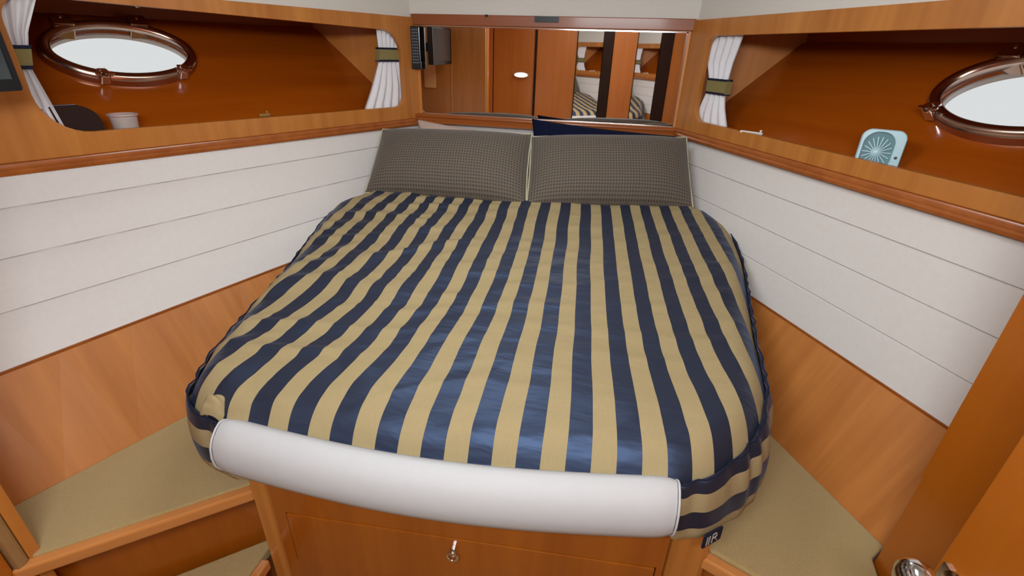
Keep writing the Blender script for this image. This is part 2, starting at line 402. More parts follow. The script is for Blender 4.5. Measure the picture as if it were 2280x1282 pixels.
# mirror
mi = thing('wall_mirror', 'wide frameless mirror between the two lockers above the pillows', 'mirror', (0, YF, -.272))
slab('glass', FM, rect(-.574, -.271, .536, .081), -.008, -.002, M_mirror, mi)
slab('edge_strip', FM, rect(.530, -.271, .536, .081), -.002, .002, M_chrome, mi)
slab('edge_strip', FM, rect(-.574, .077, .536, .081), -.002, .002, M_chrome, mi)

# ================================================================== side lockers
HLo, HRo = Vector((-.809, 2.19, -.192)), Vector((.707, 2.19, -.22))
HLe, HRe = Vector((-.651, .31, .693)), Vector((.611, .301, .732))
HLM = frame(HLo, LD, HLe); HRM = frame(HRo, RD, HRe)

def locker(side):
    M = LM if side == 'L' else RM; sg = 1 if side == 'L' else -1
    lab = ('wooden side locker with wide rounded opening on the left, round-ended window and curtains inside' if side == 'L'
           else 'wooden side locker on the right with a small pale blue fan on its shelf')
    t = thing('side_locker', lab, 'locker', pt(side, .7, -.31))
    zb, zt = (-.312, .112) if side == 'L' else (-.292, .121)
    s1 = 1.94 if side == 'L' else 1.54
    if side == 'L': op = rrect(.087, -.235, 1.306, .086, .09, corners=(.10, .06, .09, .05))
    else: op = rrect(.118, -.228, 1.36, .066, .05, corners=(.10, .06, .045, .05))
    if side == 'L':   # opening top rises slightly going aft
        op = [(a, b - (.022*(1-(a-.087)/1.22) if b > 0 else 0) - (.004*(1-(a-.087)/1.22) if b < -.1 else -.008*(a-.087)/1.2+.008)) for a, b in op]
    slab('fascia', M, [(-.0, zb+.018), (s1, zb+.018), (s1, zt), (0, zt)], 0, sg*.02, M_fasc, t, holes=[op], bevel=.0025)
    # rounded sill moulding under the fascia
    prof = [(-.002, zb+.018), (-.010, zb+.018), (-.014, zb+.010), (-.012, zb+.003), (-.016, zb-.002), (-.014, zb-.010), (.012, zb-.010), (.012, zb+.018)]
    rows = [[pt(side, s, z, off) for off, z in prof] for s in (.0, s1)]
    grid('sill_moulding', rows, M_trim, t, closed_u=True, caps=True, smooth=True, sharp=50)
    # shelf
    zs = zb+.02
    hm = HLM if side == 'L' else HRM
    slab('shelf', M, rect(.0, zs-.012, s1, zs), sg*.018, sg*.22, M_dark, t)
    # hull side (sloping), upright strip and locker top
    e0, e1 = (-.16, .345) if side == 'L' else (-.13, .352)
    hole = [ell(.885, .178, .200, .115)] if side == 'L' else [ell(.945, .185, .200, .115)]
    slab('hull_panel', hm, rect(-.02, e0, 1.75, e1), -sg*.0 if side == 'L' else 0, -.02 if side == 'L' else .02, M_dark, t, holes=hole)
    ztp = HLo.z+HLe.z*.345 if side == 'L' else HRo.z+HRe.z*.352
    # top edge point of hull panel relative to fascia frame
    o3 = (HLo+HLe*.345) if side == 'L' else (HRo+HRe*.352)
    base, d = (LF, LD) if side == 'L' else (RF, RD)
    n = Vector((LD.y, -LD.x, 0)) if side == 'L' else Vector((-RD.y, RD.x, 0))
    off = (o3-base).dot(n)
    slab('upper_strip', M, rect(-.2, ztp-.004, 1.75, .125), sg*(off-.004), sg*(off+.016), M_dark, t)
    slab('locker_top', M, rect(-.2, .100, 1.75, .112), sg*.02, sg*(off+.02), M_dark, t)
    return t
lkL = locker('L'); lkR = locker('R')
# end panels of the lockers are the forward bulkhead (frame_panel). Lighter wood veneer.

# ------------------------------------------------------------------ portholes (windows)
def porthole(n, hm, cx, cy, flip):
    w = thing('window_%d' % n, None, None, ((-1.3, 1.42, -.1) if n == 1 else (1.2, 1.38, -.1)), kind='structure')
    a, b = .214, .128; sg = 1 if flip else -1      # sg*z = into the locker
    def ring(name, prof, m):
        bm = bmesh.new(); N = 72; V = []
        for k in range(N):
            th = 2*math.pi*k/N
            V.append([bm.verts.new(((cx+(a+r)*math.cos(th))*SC, (cy+(b+r)*math.sin(th))*SC, sg*h*SC)) for r, h in prof])
        for k in range(N):
            for j in range(len(prof)): 
                j2 = (j+1) % len(prof); bm.faces.new((V[k][j], V[k][j2], V[(k+1) % N][j2], V[(k+1) % N][j]))
        return finish(bm, name, m, w, hm, True, 0, 45)
    ring('frame', [(0, 0), (.002, .010), (-.002, .016), (-.001, .024), (-.006, .034), (-.004, .042), (-.010, .051), (-.020, .054), (-.030, .051), (-.034, .044), (-.026, .028), (-.006, 0)], M_bronze)
    ring('recess', [(-.010, .0), (-.020, .0), (-.020, -.014), (-.008, -.014)], M_outer)
    slab('pane', hm, ell(cx, cy, a-.030, b-.030), sg*.040, sg*.043, M_glass, w)
    # two hinges on the upper edge
    for hx in ((-.085, .118) if not flip else (-.11, .08)):
        hy = cy + b*math.sqrt(1-(hx/a)**2)
        slab('hinge', hm, rrect(cx+hx-.026, hy-.022, cx+hx+.026, hy+.018, .004, 3), sg*.0, sg*.060, M_bronze, w, bevel=.002)
        o = slab('hinge_screw', hm, ell(cx+hx, hy+.006, .005, .005, 12), sg*.060, sg*.062, M_chrome, w)
    # two screw latches on the lower edge
    for lx in ((.095, -.13) if not flip else (-.155, .10)):
        ly = cy - b*math.sqrt(max(0, 1-(lx/a)**2))
        slab('latch', hm, rrect(cx+lx-.013, ly-.006, cx+lx+.013, ly+.030, .005, 4), sg*.030, sg*.058, M_chrome, w, bevel=.002)
        Mk = hm @ Matrix.Translation(Vector(((cx+lx)*SC, (ly+.004)*SC, sg*.052*SC))) @ Matrix.Rotation(0 if flip else math.pi, 4, 'X')
        lathe('latch_knob', Mk, [(0, .022), (.010, .021), (.014, .014), (.012, .006), (.006, .0), (.006, -.006)], M_chrome, w, 20)
        slab('latch_wing', hm, rrect(cx+lx-.024, ly-.001, cx+lx+.024, ly+.008, .003, 3), sg*.062, sg*.068, M_chrome, w, bevel=.001)
    for sx in (-.04, .03):
        ly = cy - b*math.sqrt(1-(sx/a)**2)+.005
        slab('frame_screw', hm, ell(cx+sx, ly, .005, .005, 12), sg*.012, sg*.0165, M_chrome, w)
    return w
porthole(1, HLM, .885, .178, False)
porthole(2, HRM, .945, .185, True)

# ------------------------------------------------------------------ curtains
def curtain(side, inner, outer, zt, zb, band, label, folds=7):
    t = thing('curtain', label, 'curtain', pt(side, (interp(inner, 0)+interp(outer, 0))/2, zb, .04), group='white tied curtains at the locker openings')
    def surf(z, a, off):
        s0, s1 = interp(inner, z), interp(outer, z)
        s = s0+(s1-s0)*a
        return pt(side, s, z, .030+off+.006*math.sin(a*folds*2*math.pi+1.3*math.sin(z*12))*(.5 if band[0] < z < band[1] else 1.0))
    rows = []
    N = 46
    zs = [zt+(zb-zt)*i/36 for i in range(37)]
    for z in zs:
        front = [surf(z, j/N, 0) for j in range(N+1)]; back = [surf(z, j/N, .003) for j in reversed(range(N+1))]
        rows.append(front+back)
    grid('cloth', rows, M_curt, t, closed_u=True, caps=True, smooth=True, sharp=80)
    def bandgrid(nm, z0, z1, m, o):
        rows = []
        for z in (z0, (z0+z1)/2, z1):
            s0, s1 = interp(inner, z)-.003*(1 if interp(inner, z) < interp(outer, z) else -1), interp(outer, z)
            rows.append([pt(side, s0+(s1-s0)*j/12, z, .020-o) for j in range(13)]+[pt(side, s0+(s1-s0)*j/12, z, .044+o) for j in reversed(range(13))])
        grid(nm, rows, m, t, closed_u=True, closed_v=False, smooth=True, sharp=50, caps=True)
    bandgrid('tieback', band[0], band[1], M_band, 0)
    e = .0035 if side == 'R' or zt < .08 else .004
    bandgrid('tieback_trim', band[0]-e, band[0]+e, M_navytrim, .0015); bandgrid('tieback_trim', band[1]-e, band[1]+e, M_navytrim, .0015)
    return t
T = lambda *a: sorted(a)
curtain('L', T((.094, 1.215), (.077, 1.225), (.007, 1.262), (-.026, 1.272), (-.075, 1.283), (-.126, 1.275), (-.209, 1.262), (-.27, 1.25)),
        T((.094, 1.345), (-.02, 1.318), (-.075, 1.318), (-.20, 1.345), (-.27, 1.35)), .092, -.26, (-.074, -.028),
        'white curtain tied with an olive band at the far left edge beside the left porthole', 4)
curtain('L', T((.094, .186), (.064, .180), (-.005, .181), (-.055, .187), (-.165, .241), (-.233, .277), (-.29, .30)),
        T((.094, .06), (-.005, .082), (-.055, .082), (-.15, .06), (-.29, .05)), .075, -.285, (-.056, -.010),
        'white tied curtain in the left locker, next to the black remote control', 5)
curtain('R', T((.094, .268), (.059, .263), (-.02, .249), (-.075, .247), (-.119, .245), (-.168, .261), (-.226, .290), (-.28, .31)),
        T((.094, .10), (-.02, .10), (-.075, .134), (-.127, .136), (-.2, .10), (-.28, .09)), .075, -.268, (-.124, -.078),
        'white curtain tied with an olive band at the forward end of the right locker', 4)

# ================================================================== side steps, berth base
def step_left():
    t = thing('side_step', 'upper carpeted step in the left corner with a wooden nosing', 'step', (-.75, .7, -1.40))
    a, b = Vector((-.748, .412, 0)), Vector((-.445, .673, 0)); d = (b-a).normalized(); M = frame((a.x, a.y, -.94), d, (-d.y, d.x, 0))
    L = (b-a).length
    Mf = frame((0, 0, -.94), (1, 0, 0), (0, 1, 0))
    poly = [(-.742, .417), (-.437, .681), (-.45, 1.45), (xcL(1.45), 1.45), (xcL(.44)-.0, .44), (-.80, .44)]
    slab('carpet', Mf, poly, -.03, .0, M_carpet, t, bevel=.006)
    slab('nosing', M, rect(-.02, -.022, L+.005, .004), -.034, -.003, M_nose, t, bevel=.006)
    # riser set back below the nosing
    Mr = frame((a.x+d.y*-.0, a.y, -.974), d, (0, 0, 1))
    slab('riser', Mr, rect(-.15, -.43, L+.03, .0), -.075, -.055, M_cab, t)
    return t
step_left()
t = thing('side_step', 'lower carpeted step in the bottom left, below the upper step', 'step', (-.7, .5, -1.40))
Mf = frame((0, 0, -1.18), (1, 0, 0), (0, 1, 0))
slab('carpet', Mf, [(-.452, .10), (-.452, .715), (-.80, .41), (-1.2, .37), (-1.2, .10)], -.03, 0, M_carpet, t, bevel=.005)
box('nosing', (-.452, .10, -1.214), (-.430, .652, -1.183), M_nose, t, bevel=.005)
box('riser', (-.50, .10, -1.40), (-.478, .68, -1.21), M_cab, t)
t = thing('side_step', 'carpeted step on the right between the bed and the wardrobe', 'step', (.8, .8, -1.40))
Mf = frame((0, 0, -.94), (1, 0, 0), (0, 1, 0))
poly = [(.604, .748), (.905, .607), (.937, .766), (.942, .806), (.981, .842), (xcR(1.0), 1.0), (xcR(1.6), 1.6), (.50, 1.6)]
slab('carpet', Mf, poly, -.03, 0, M_carpet, t, bevel=.006)
a, b = Vector((.604, .745, 0)), Vector((.905, .604, 0)); d = (b-a).normalized(); M = frame((a.x, a.y, -.94), d, (-d.y, d.x, 0)); L = (b-a).length
slab('nosing', M, rect(-.010, -.024, L, .002), -.036, -.004, M_nose, t, bevel=.006)
Mr = frame((a.x, a.y, -.974), d, (0, 0, 1)); slab('riser', Mr, rect(-.02, -.43, L, .0), -.05, -.02, M_cab, t)

# berth: cabinet + white padded bolster
berth = thing('bed_base', 'wooden bed base with a drawer front and a white padded edge at the foot', 'bed', (.08, 1.2, -1.40))
c0 = Vector((-.43, .655, 0)); cdir = Vector((1.023, .07, 0)).normalized()
CM = frame((c0.x, c0.y, 0), cdir, (0, 0, 1))          # local z points to the room
Mf = frame((0, 0, 0), (1, 0, 0), (0, 1, 0))
slab('carcass', Mf, [(-.415, .68), (.582, .748), (.60, 1.3), (.48, 1.95), (-.48, 1.9), (-.44, 1.3)], -1.40, -.80, M_cab, berth)
Wd = 1.0254
slab('front_panel', CM, rect(.044, -1.36, .950, -.80), -.02, -.006, M_cab, berth, holes=[rect(.072, -1.178, .936, -1.002)])
# drawer
dr = slab('drawer', CM, rect(.075, -1.175, .933, -1.005), -.024, -.003, M_cab, berth, bevel=.002)
hb = tube('handle_ring', [(lambda P: (P.x, P.y, -1.045+.014*math.sin(th)))(c0+cdir*(.484+.012*math.cos(th))+Vector((cdir.y, -cdir.x, 0))*(.012)) for th in [2*math.pi*k/20 for k in range(20)]], .0028, M_chrome, dr, 8, closed=True)
slab('handle_plate', CM, rrect(.477, -1.052, .491, -1.024, .005, 4), -.003, .008, M_chrome, dr, bevel=.001)
# corner posts: rounded
for (sa, sb) in ((-.006, .042), (.952, Wd+.006)):
    rows = []
    r = .020
    for z in (-.80, -1.36):
        ring_ = []
        left = sa < .5
        for (sx, dz) in ((sa, -.12), (sa, -.02), (sa+.004, -.008), (sa+.013, .002), (sb-.013, .002), (sb-.003, -.002), (sb, -.008), (sb, -.12)):
            P = c0+cdir*sx+Vector((cdir.y, -cdir.x, 0))*dz; ring_.append((P.x, P.y, z))
        rows.append(ring_)
    bm = bmesh.new(); MC = frame((c0.x, c0.y, 0), cdir, (0, 0, 1)); Mi = MC.inverted()
    V = [[bm.verts.new(Mi @ W(*p)) for p in rr] for rr in rows]
    n = len(V[0])
    for k in range(n): bm.faces.new((V[0][k], V[0][(k+1) % n], V[1][(k+1) % n], V[1][k]))
    bm.faces.new(V[0]); bm.faces.new(V[1])
    finish(bm, 'corner_post', M_fasc, berth, MC)
slab('plinth', CM, rect(-.01, -1.40, Wd+.01, -1.355), -.03, .004, M_trim, berth, bevel=.002)

bedz = lambda y: -.66+.125*(y-.62)
foot = lambda x: .608+.055*(x+.4)-.034*math.sin(math.pi*max(0, min(1, (x+.404)/.894)))
# bolster
prof = [(-.05, -.06), (-.025, -.028), (-.008, -.013), (.004, -.010), (.018, -.016), (.034, -.030), (.044, -.048), (.048, -.072), (.046, -.096), (.036, -.117), (.020, -.134), (.0, -.146), (-.06, -.155)]
rows = []
NB = 60
for i in range(NB+1):
    tt = i/NB; x = -.392+(.484+.392)*tt
    e = min(tt, 1-tt)*NB; k = 1.0 if e > 3 else (.90+.10*math.sqrt(1-(1-e/3)**2))
    bow = 0
    y = foot(x)-bow
    cz = -.075
    sk = .055
    rows.append([(x+sk*o*.5, y-o*k, bedz(y)+cz+(dz-cz)*k) for o, dz in prof])
grid('padded_edge', rows, M_bol, berth, closed_u=True, caps=True, smooth=True, sharp=60)
for i in (0, NB):
    tube('edge_piping', [Vector(p)+Vector((-.003 if i == 0 else .003, -.001, 0)) for p in rows[i][1:-1]], .0022, M_bol, berth, 8)

# ================================================================== bedspread
tabL = smooth_tab([(-.0, -.404), (.011, -.452), (.034, -.500), (.056, -.526), (.102, -.544), (.182, -.571), (.323, -.595), (.55, -.625), (.752, -.668), (.91, -.703), (1.0, -.711), (1.053, -.680), (1.15, -.625), (1.35, -.56), (1.52, -.52)], 400, 4)
tabR = smooth_tab([(0, .490), (.02, .538), (.047, .572), (.074, .599), (.121, .636), (.171, .663), (.265, .693), (.354, .700), (.456, .705), (.576, .718), (.692, .731), (.841, .745), (.982, .745), (1.051, .735), (1.119, .703), (1.2, .65), (1.35, .56), (1.52, .49)], 400, 4)
def P2(side, w):
    x = interp(tabL if side == 'L' else tabR, w); return (x, foot(x)+w)
outl = [P2('L', 1.5*(i/120)**1.5) for i in range(121)]; outr = [P2('R', 1.5*(i/120)**1.5) for i in range(121)]
segs = [(outl[i], outl[i+1]) for i in range(120)] + [(outr[i], outr[i+1]) for i in range(120)] + [(outl[0], outr[0])]
def dist(x, y):
    b = 9
    for (x0, y0), (x1, y1) in segs:
        dx, dy = x1-x0, y1-y0; t_ = max(0, min(1, ((x-x0)*dx+(y-y0)*dy)/(dx*dx+dy*dy+1e-12)))
        d = (x-x0-dx*t_)**2+(y-y0-dy*t_)**2
        if d < b: b = d
    return math.sqrt(b)
def phase(x, y): return (x-(.2922-.0731*(y-.62)))/(.0829-.0093*(y-.6)+.0095*math.exp(-((y-.6)/.28)**2))
def wrinkle(x, y):
    q = Vector((x*3.0, y*3.0, 0)); big = noise.noise(q)*.010
    # soft folds running across the bed, mostly on the left half
    lx = max(0.0, min(1.0, (.25-x)/.6))
    r1 = 1-abs(noise.noise(Vector((x*3.2+y*2.0, y*9.0-x*4, 3.1))))*2
    r2 = 1-abs(noise.noise(Vector((x*5+7, y*15-x*6, 9.7))))*2
    g = .35+.65*lx
    return big+g*(.0130*max(0, r1-.35)+.0055*max(0, r2-.4))+.0018*noise.noise(Vector((x*9, y*22, 5)))
rows, uvs = [], []
NA, NW = 190, 170
for i in range(NW+1):
    w = 1.5*(i/NW)**1.25
    a0, a1 = P2('L', w)[0], P2('R', w)[0]
    r, u_ = [], []
    for j in range(NA+1):
        c = j/NA; c = .5-.5*math.cos(math.pi*c)*(.35)-(c-.5)*-.65 if False else c
        # denser towards the side edges
        c = c + .06*math.sin(2*math.pi*c)*-1
        x = a0+(a1-a0)*c; y = foot(x)+w
        d = dist(x, y)
        k = max(0, 1-d/.065)
        kf = max(0, 1-(y-foot(x))/.16)
        z = bedz(y)+.010*(1-k)-.040*k**2.6-.022*kf**2+wrinkle(x, y)*(1-k**2)
        # central dip at the foot over the padded edge
        r.append((x, y, z))
        lx = max(0.0, min(1.0, (.35-x)/.7)); ff = max(0, min(1, 1-(w-.0)/1.0))
        wob = (.012+.05*lx)*(1-abs(noise.noise(Vector((x*2.5+1, y*7.0-x*2, .5))))*2)*max(.25, ff) + (.03+.10*lx)*noise.noise(Vector((x*4, y*7, 2.5)))+.05*lx*noise.noise(Vector((x*7, y*16, 8.5)))
        # fabric flares towards the left at the foot
        bend = -.42*(x-.10)/.5*math.exp(-((w)/.16)**2)*(1 if x < .1 else .5)
        u_.append((phase(x, y)+wob, w*10))
    rows.append(r); uvs.append(u_)
spread = thing('bedspread', 'navy and gold striped satin bedspread covering the bed mattress', 'bedspread', (.08, 1.2, -.82))
grid('top_cloth', rows, M_stripe, spread, smooth=True, uv=('stripes', uvs))
# side skirts with lengthways stripes; gathered seam
def skirt(side):
    pts = outl if side == 'L' else outr
    P = [Vector((p[0], p[1], 0)) for p in pts]
    # resample by arc length
    S = [0]
    for a, b in zip(P, P[1:]): S.append(S[-1]+(b-a).length)
    n = 240; Q = []
    k = 0
    for i in range(n+1):
        s = S[-1]*(i/n)**1.15
        while k < len(S)-2 and S[k+1] < s: k += 1
        f = (s-S[k])/max(1e-9, S[k+1]-S[k]); Q.append((P[k].lerp(P[k+1], min(1, f)), s))
    rows, uvs = [], []
    sg = -1 if side == 'L' else 1
    for i, (q, s) in enumerate(Q):
        a = Q[max(0, i-3)][0]; b = Q[min(n, i+3)][0]; tdir = (b-a).normalized(); nrm = Vector((tdir.y, -tdir.x, 0))*sg
        r, u_ = [], []
        gather = .0036*math.sin(s*95+1.5*math.sin(s*31))+.004*noise.noise(Vector((s*30, 0, 4)))
        bulge = (.030 if side == 'R' else .014)*min(1, .25+s*3)*(1-.65*max(0, min(1, (s-.5)/.5)))
        if side == 'L': bulge = .013*min(1, .3+s*6)*(1-.7*max(0, min(1, (s-.3)/.4)))
        fade = max(0, min(1, (s-.6)/.5))
        for j in range(21):
            v = j/20
            out = -.006*(1-v)**6+(bulge*math.sin(math.pi*min(1, v*.8)**.8)-.014*max(0, v-.85)/.15*.9 if side == 'L' else bulge*1.05*(1-(1-v)**2.5)-.012*max(0, v-.9)/.1)+.003+gather*(1-v*.7)*(1-fade*.6)*(1 if j else .2)
            z = bedz(q.y)-.020-(.170 if side == 'L' else .145+.025*min(1, s/.15))*v - (.0 if v < .9 else .004*math.sin(s*40))
            if j == 0: z = bedz(q.y)-.026
            p = q+nrm*out; r.append((p.x, p.y, z))
            u_.append((.10+v*1.85+.012*math.sin(s*60), s*10))
        rows.append(r); uvs.append(u_)
    o = grid('side_skirt', rows, M_stripe, spread, smooth=True, uv=('stripes', uvs))
    return o, rows
skL, rowsL = skirt('L'); skR, rowsR = skirt('R')
for nm, rr in (('L', rowsL), ('R', rowsR)):
    tube('seam_cord', [Vector(r[1])+Vector((0, 0, .003)) for r in rr[::3][:60]], .0018, M_navytrim, spread, 6)
# puckered pleat at the left foot corner
rowsP, uvP = [], []
for i in range(15):
    a = i/14; r, u_ = [], []
    for j in range(15):
        b = j/14
        x = -.462+.055*a; y = .618+.042*b
        z = bedz(y)-.004+.013*math.sin(math.pi*a)*math.sin(math.pi*b)+.004*math.sin(b*14+a*3)*math.sin(math.pi*a)
        z -= .02*((2*a-1)**4+(2*b-1)**4)
        r.append((x, y, z)); u_.append((.55+.35*a, b))
    rowsP.append(r); uvP.append(u_)
grid('corner_pleat', rowsP, M_stripe, spread, smooth=True, uv=('stripes', uvP))
# small black maker's tag on the right foot corner
q = Vector(rowsR[14][19]); q2 = Vector(rowsR[24][19]); ex = (q2-q).normalized()
nrm = Vector((ex.y, -ex.x, 0)).normalized()
M = frame(q+nrm*.021+Vector((-.010, 0, .010)), ex, Vector((0, 0, 1)))
slab('tag', M, rrect(0, -.022, .048, .014, .003, 3), -.001, .002, M_navytrim, spread)
M_thread = mat('pale_thread', srgb(170, 160, 150), .7)
for seg in ([(.008, -.016), (.008, .008)], [(.014, -.016), (.014, .008)], [(.022, -.016), (.022, .008), (.030, .008), (.033, .001), (.030, -.004), (.022, -.004)], [(.028, -.004), (.036, -.016)]):
    pts = [M @ Vector((a*SC, b*SC, .0028*SC)) for a, b in seg]
    pts = [((p.x)/SC, p.y/SC, (p.z-EYE)/SC) for p in pts]
    tube('tag_stitch', pts, .0012, M_thread, spread, 5)

# mattress under the bedspread
mt = thing('mattress', 'thick mattress under the striped bedspread', 'mattress', (.08, 1.3, -.81))
core = []
for w in (.05, .10, .2, .4, .6, .8, .95, 1.05, 1.2, 1.45):
    core.append((interp(tabL, w)+.045, foot(interp(tabL, w))+w))
core2 = [(interp(tabR, w)-.045, foot(interp(tabR, w))+w) for w in (.05, .10, .2, .4, .6, .8, .95, 1.05, 1.2, 1.45)]
loop = core + core2[::-1]
bm = bmesh.new()
top = [bm.verts.new(W(x, y, bedz(y)-.05)) for x, y in loop]; bot = [bm.verts.new(W(x, y, -.798)) for x, y in loop]
bm.faces.new(top); bm.faces.new(bot)
for k in range(len(top)): bm.faces.new((top[k], top[(k+1) % len(top)], bot[(k+1) % len(top)], bot[k]))
bmesh.ops.triangulate(bm, faces=[f for f in bm.faces if len(f.verts) > 4])
finish(bm, 'foam', M_foam, mt)

# ================================================================== pillows
def pillow(name, corners, thick, m, label, group=None, piping=True, pinch=.03, seed=0, uvm=False, lump=.006):
    """corners: bottom-left, bottom-right, top-right, top-left as seen from the room"""
    BL, BR, TR, TL = [Vector(c) for c in corners]
    ctr = (BL+BR)/2
    t = thing(name, label, 'pillow', tuple(ctr), group=group)
    n = (BR-BL).cross(TL-BL).normalized()     # towards the room
    if n.y > 0: n = -n
    N1, N2 = 56, 32
    def P(a, b, side):
        # a,b in -1..1; edges pulled in slightly between the corners
        aa = a*(1-pinch*(1-b*b)**1.0*abs(a)**3); bb = b*(1-pinch*1.6*(1-a*a)*abs(b)**3)
        u, v = (aa+1)/2, (bb+1)/2
        p = BL.lerp(BR, u).lerp(TL.lerp(TR, u), v)
        h = ((1-abs(a)**3.2)*(1-abs(b)**2.6)); h = max(0, h)**.62
        q = Vector((u*3+seed, v*2, seed*1.7))
        return p+n*side*(thick/2*h+lump*noise.noise(q)*h + .25*lump*noise.noise(q*4)*h)
    bm = bmesh.new(); L = bm.loops.layers.uv.new('weave')
    for side in (1, -1):
        V = [[bm.verts.new(W(*P(-1+2*i/N1, -1+2*j/N2, side))) for j in range(N2+1)] for i in range(N1+1)]
        for i in range(N1):
            for j in range(N2):
                idx = [(i, j), (i+1, j), (i+1, j+1), (i, j+1)]
                f = bm.faces.new([V[a][b] for a, b in idx])
                for lp, (a, b) in zip(f.loops, idx): lp[L].uv = (a/N1*1.0, b/N2*.5)
    bmesh.ops.remove_doubles(bm, verts=bm.verts, dist=1e-5)
    finish(bm, 'cover', m, t, None, True)
    if piping:
        loop = []
        for i in range(40): loop.append(P(-1+2*i/40, -1, 0))
        for i in range(24): loop.append(P(1, -1+2*i/24, 0))
        for i in range(40): loop.append(P(1-2*i/40, 1, 0))
        for i in range(24): loop.append(P(-1, 1-2*i/24, 0))
        loop = [p+n*.001+Vector((0, 0, .0015*math.sin(k*.9))) for k, p in enumerate(loop)]
        tube('piping', loop, .0032, M_pipe, t, 7, closed=True)
    return t
grp = 'taupe woven pillows at the head of the bed'
pillow('pillow', [(-.634, 1.705, -.522), (.012, 1.715, -.520), (-.020, 1.960, -.300), (-.654, 1.950, -.314)], .17, M_weave,
       'taupe woven pillow with cream piping at the left, its top edge leaning against the headboard', grp, seed=1, pinch=.02)
pillow('pillow', [(.012, 1.715, -.520), (.618, 1.825, -.508), (.575, 2.02, -.285), (-.022, 1.962, -.308)], .17, M_weave,
       'taupe woven pillow with cream piping at the right, below the navy pillow', grp, seed=5, pinch=.012)
pillow('pillow', [(-.52, 2.02, -.50), (-.02, 2.02, -.50), (-.06, 2.13, -.335), (-.575, 2.13, -.290)], .09, M_pinkp,
       'pale pink pillow mostly hidden behind the left taupe pillow', None, False, pinch=.05, seed=9)
pillow('pillow', [(-.03, 2.05, -.50), (.52, 2.06, -.50), (.56, 2.135, -.298), (-.052, 2.135, -.262)], .08, M_navyp,
       'navy blue pillow mostly hidden behind the right taupe pillow', None, False, pinch=.035, seed=13)

# ================================================================== right wardrobe and door
wr = thing('wardrobe', 'tall cherry wood wardrobe side at the right edge of the cabin', 'wardrobe', (1.1, .68, -1.40))
XM = frame((.945, .806, 0), (0, -1, 0), (0, 0, 1))    # local x aft, y up, z = inboard(-x)
slab('side_panel', XM, rect(0, -.700, .25, .42), -.02, 0, M_door, wr, bevel=.002)
slab('lower_side_panel', XM, rect(.001, -1.40, .25, -.7025), -.02, -.003, M_door, wr, bevel=.002)
box('front_panel', (.966, .786, -1.40), (1.66, .806, .42), M_door, wr)
d1 = thing('door_1', None, None, (.875, .2, -1.40), kind='structure')
DM = frame((.857, .592, 0), (0, -1, 0), (0, 0, 1))
slab('door_leaf', DM, rect(0, -1.38, .80, .40), -.025, 0, M_door, d1, bevel=.002)
KM = frame((.857, .545, -.676), (0, -1, 0), (0, 0, 1))
lathe('door_knob', KM, [(.030, 0), (.030, .004), (.014, .007), (.012, .022), (.022, .030), (.034, .040), (.038, .052), (.034, .064), (.021, .072), (0, .074)], M_chrome, d1, 32)
slab('lock_plate', DM, rrect(.010, -.700, .030, -.655, .004, 4), 0, .004, M_chrome, d1, bevel=.001)
# left bulkhead end, with tan lining and wooden door edge behind it
o = box('trim_3', (-1.69, .414, -1.40), (-.745, .436, .42), M_end2, None, bevel=.003); o['kind'] = 'structure'
box('bead', (-1.028, .43, -.90), (-1.016, .442, .42), M_nose, o, bevel=.002)
box('raised_panel', (-1.25, .43, -.293), (-1.155, .448, .40), M_pale, o, bevel=.002)
o = box('trim_4', (-1.69, .391, -.985), (-.740, .413, .42), M_lining, None, bevel=.008); o['kind'] = 'structure'
o = box('trim_5', (-1.69, .30, -1.40), (-.752, .389, .42), M_door, None, bevel=.003); o['kind'] = 'structure'

# ================================================================== small things
# flat screen television at the left edge
tv = thing('television', 'small black flat television cut off by the left edge of the photo', 'television', (-1.02, .72, -.13))
TM = frame((-1.0, .905, 0), (0, -1, 0), (0, 0, 1))     # z -> -x ; screen faces +x
slab('housing', TM, rrect(.0, -.112, .40, .128, .006, 4), .002, .035, M_blackp, tv, bevel=.003)
slab('bezel', TM, rrect(.0, -.112, .40, .128, .006, 4), -.004, .002, M_blackp, tv, holes=[rect(.010, -.088, .390, .120)], bevel=.001)
slab('screen', TM, rect(.009, -.089, .391, .121), -.0005, .0015, M_screen, tv)
slab('badge', TM, rect(.185, -.104, .220, -.096), -.0055, -.004, M_chrome, tv)
box('wall_arm', (-1.22, .69, -.03), (-1.034, .72, .03), M_blackp, tv)

# remote control fixed beside the mirror
rc = thing('remote_control', 'black remote control hanging on the wooden corner left of the mirror', 'remote', pt('L', .01, -.085, -.01))
s0, s1 = .024, -.022
Mr = frame(pt('L', .002, 0, -.004), (.80, -.60, 0), (0, 0, 1))   # faces the room
Mr = frame((-.578, 2.178, -.003), (1, .10, 0), (.012, 0, 1))
slab('body', Mr, rrect(-.019, -.080, .017, .082, .006, 4), 0, .010, M_blackp, rc, bevel=.002)
for r_ in range(12):
    for c_ in range(3):
        y = .068-r_*.0115
        slab('button', Mr, rrect(-.0140+c_*.0095, y-.003, -.0070+c_*.0095, y+.003, .001, 2), .010, .012, M_key, rc)
slab('holder', Mr, rect(-.021, -.085, .019, -.055), -.006, .006, M_blackp, rc, bevel=.001)

# dark vent on the beam over the mirror
vt = thing('ceiling_vent', 'flat black fitting on the beam above the middle of the mirror', 'vent', (-.02, YF-.014, .10))
slab('body', FM, rrect(-.068, .103, .030, .124, .003, 3), .014, .022, M_blackp, vt)
for k in range(4): slab('slat', FM, rect(-.062, .1055+k*.0045, .024, .1075+k*.0045), .022, .0235, M_blackp, vt)
ck = slab('clip', FM, rrect(-.275, .118, -.262, .126, .001, 2), .014, .020, M_blackp); ck['label'] = 'tiny black clip on the beam above the left part of the mirror'; ck['category'] = 'clip'

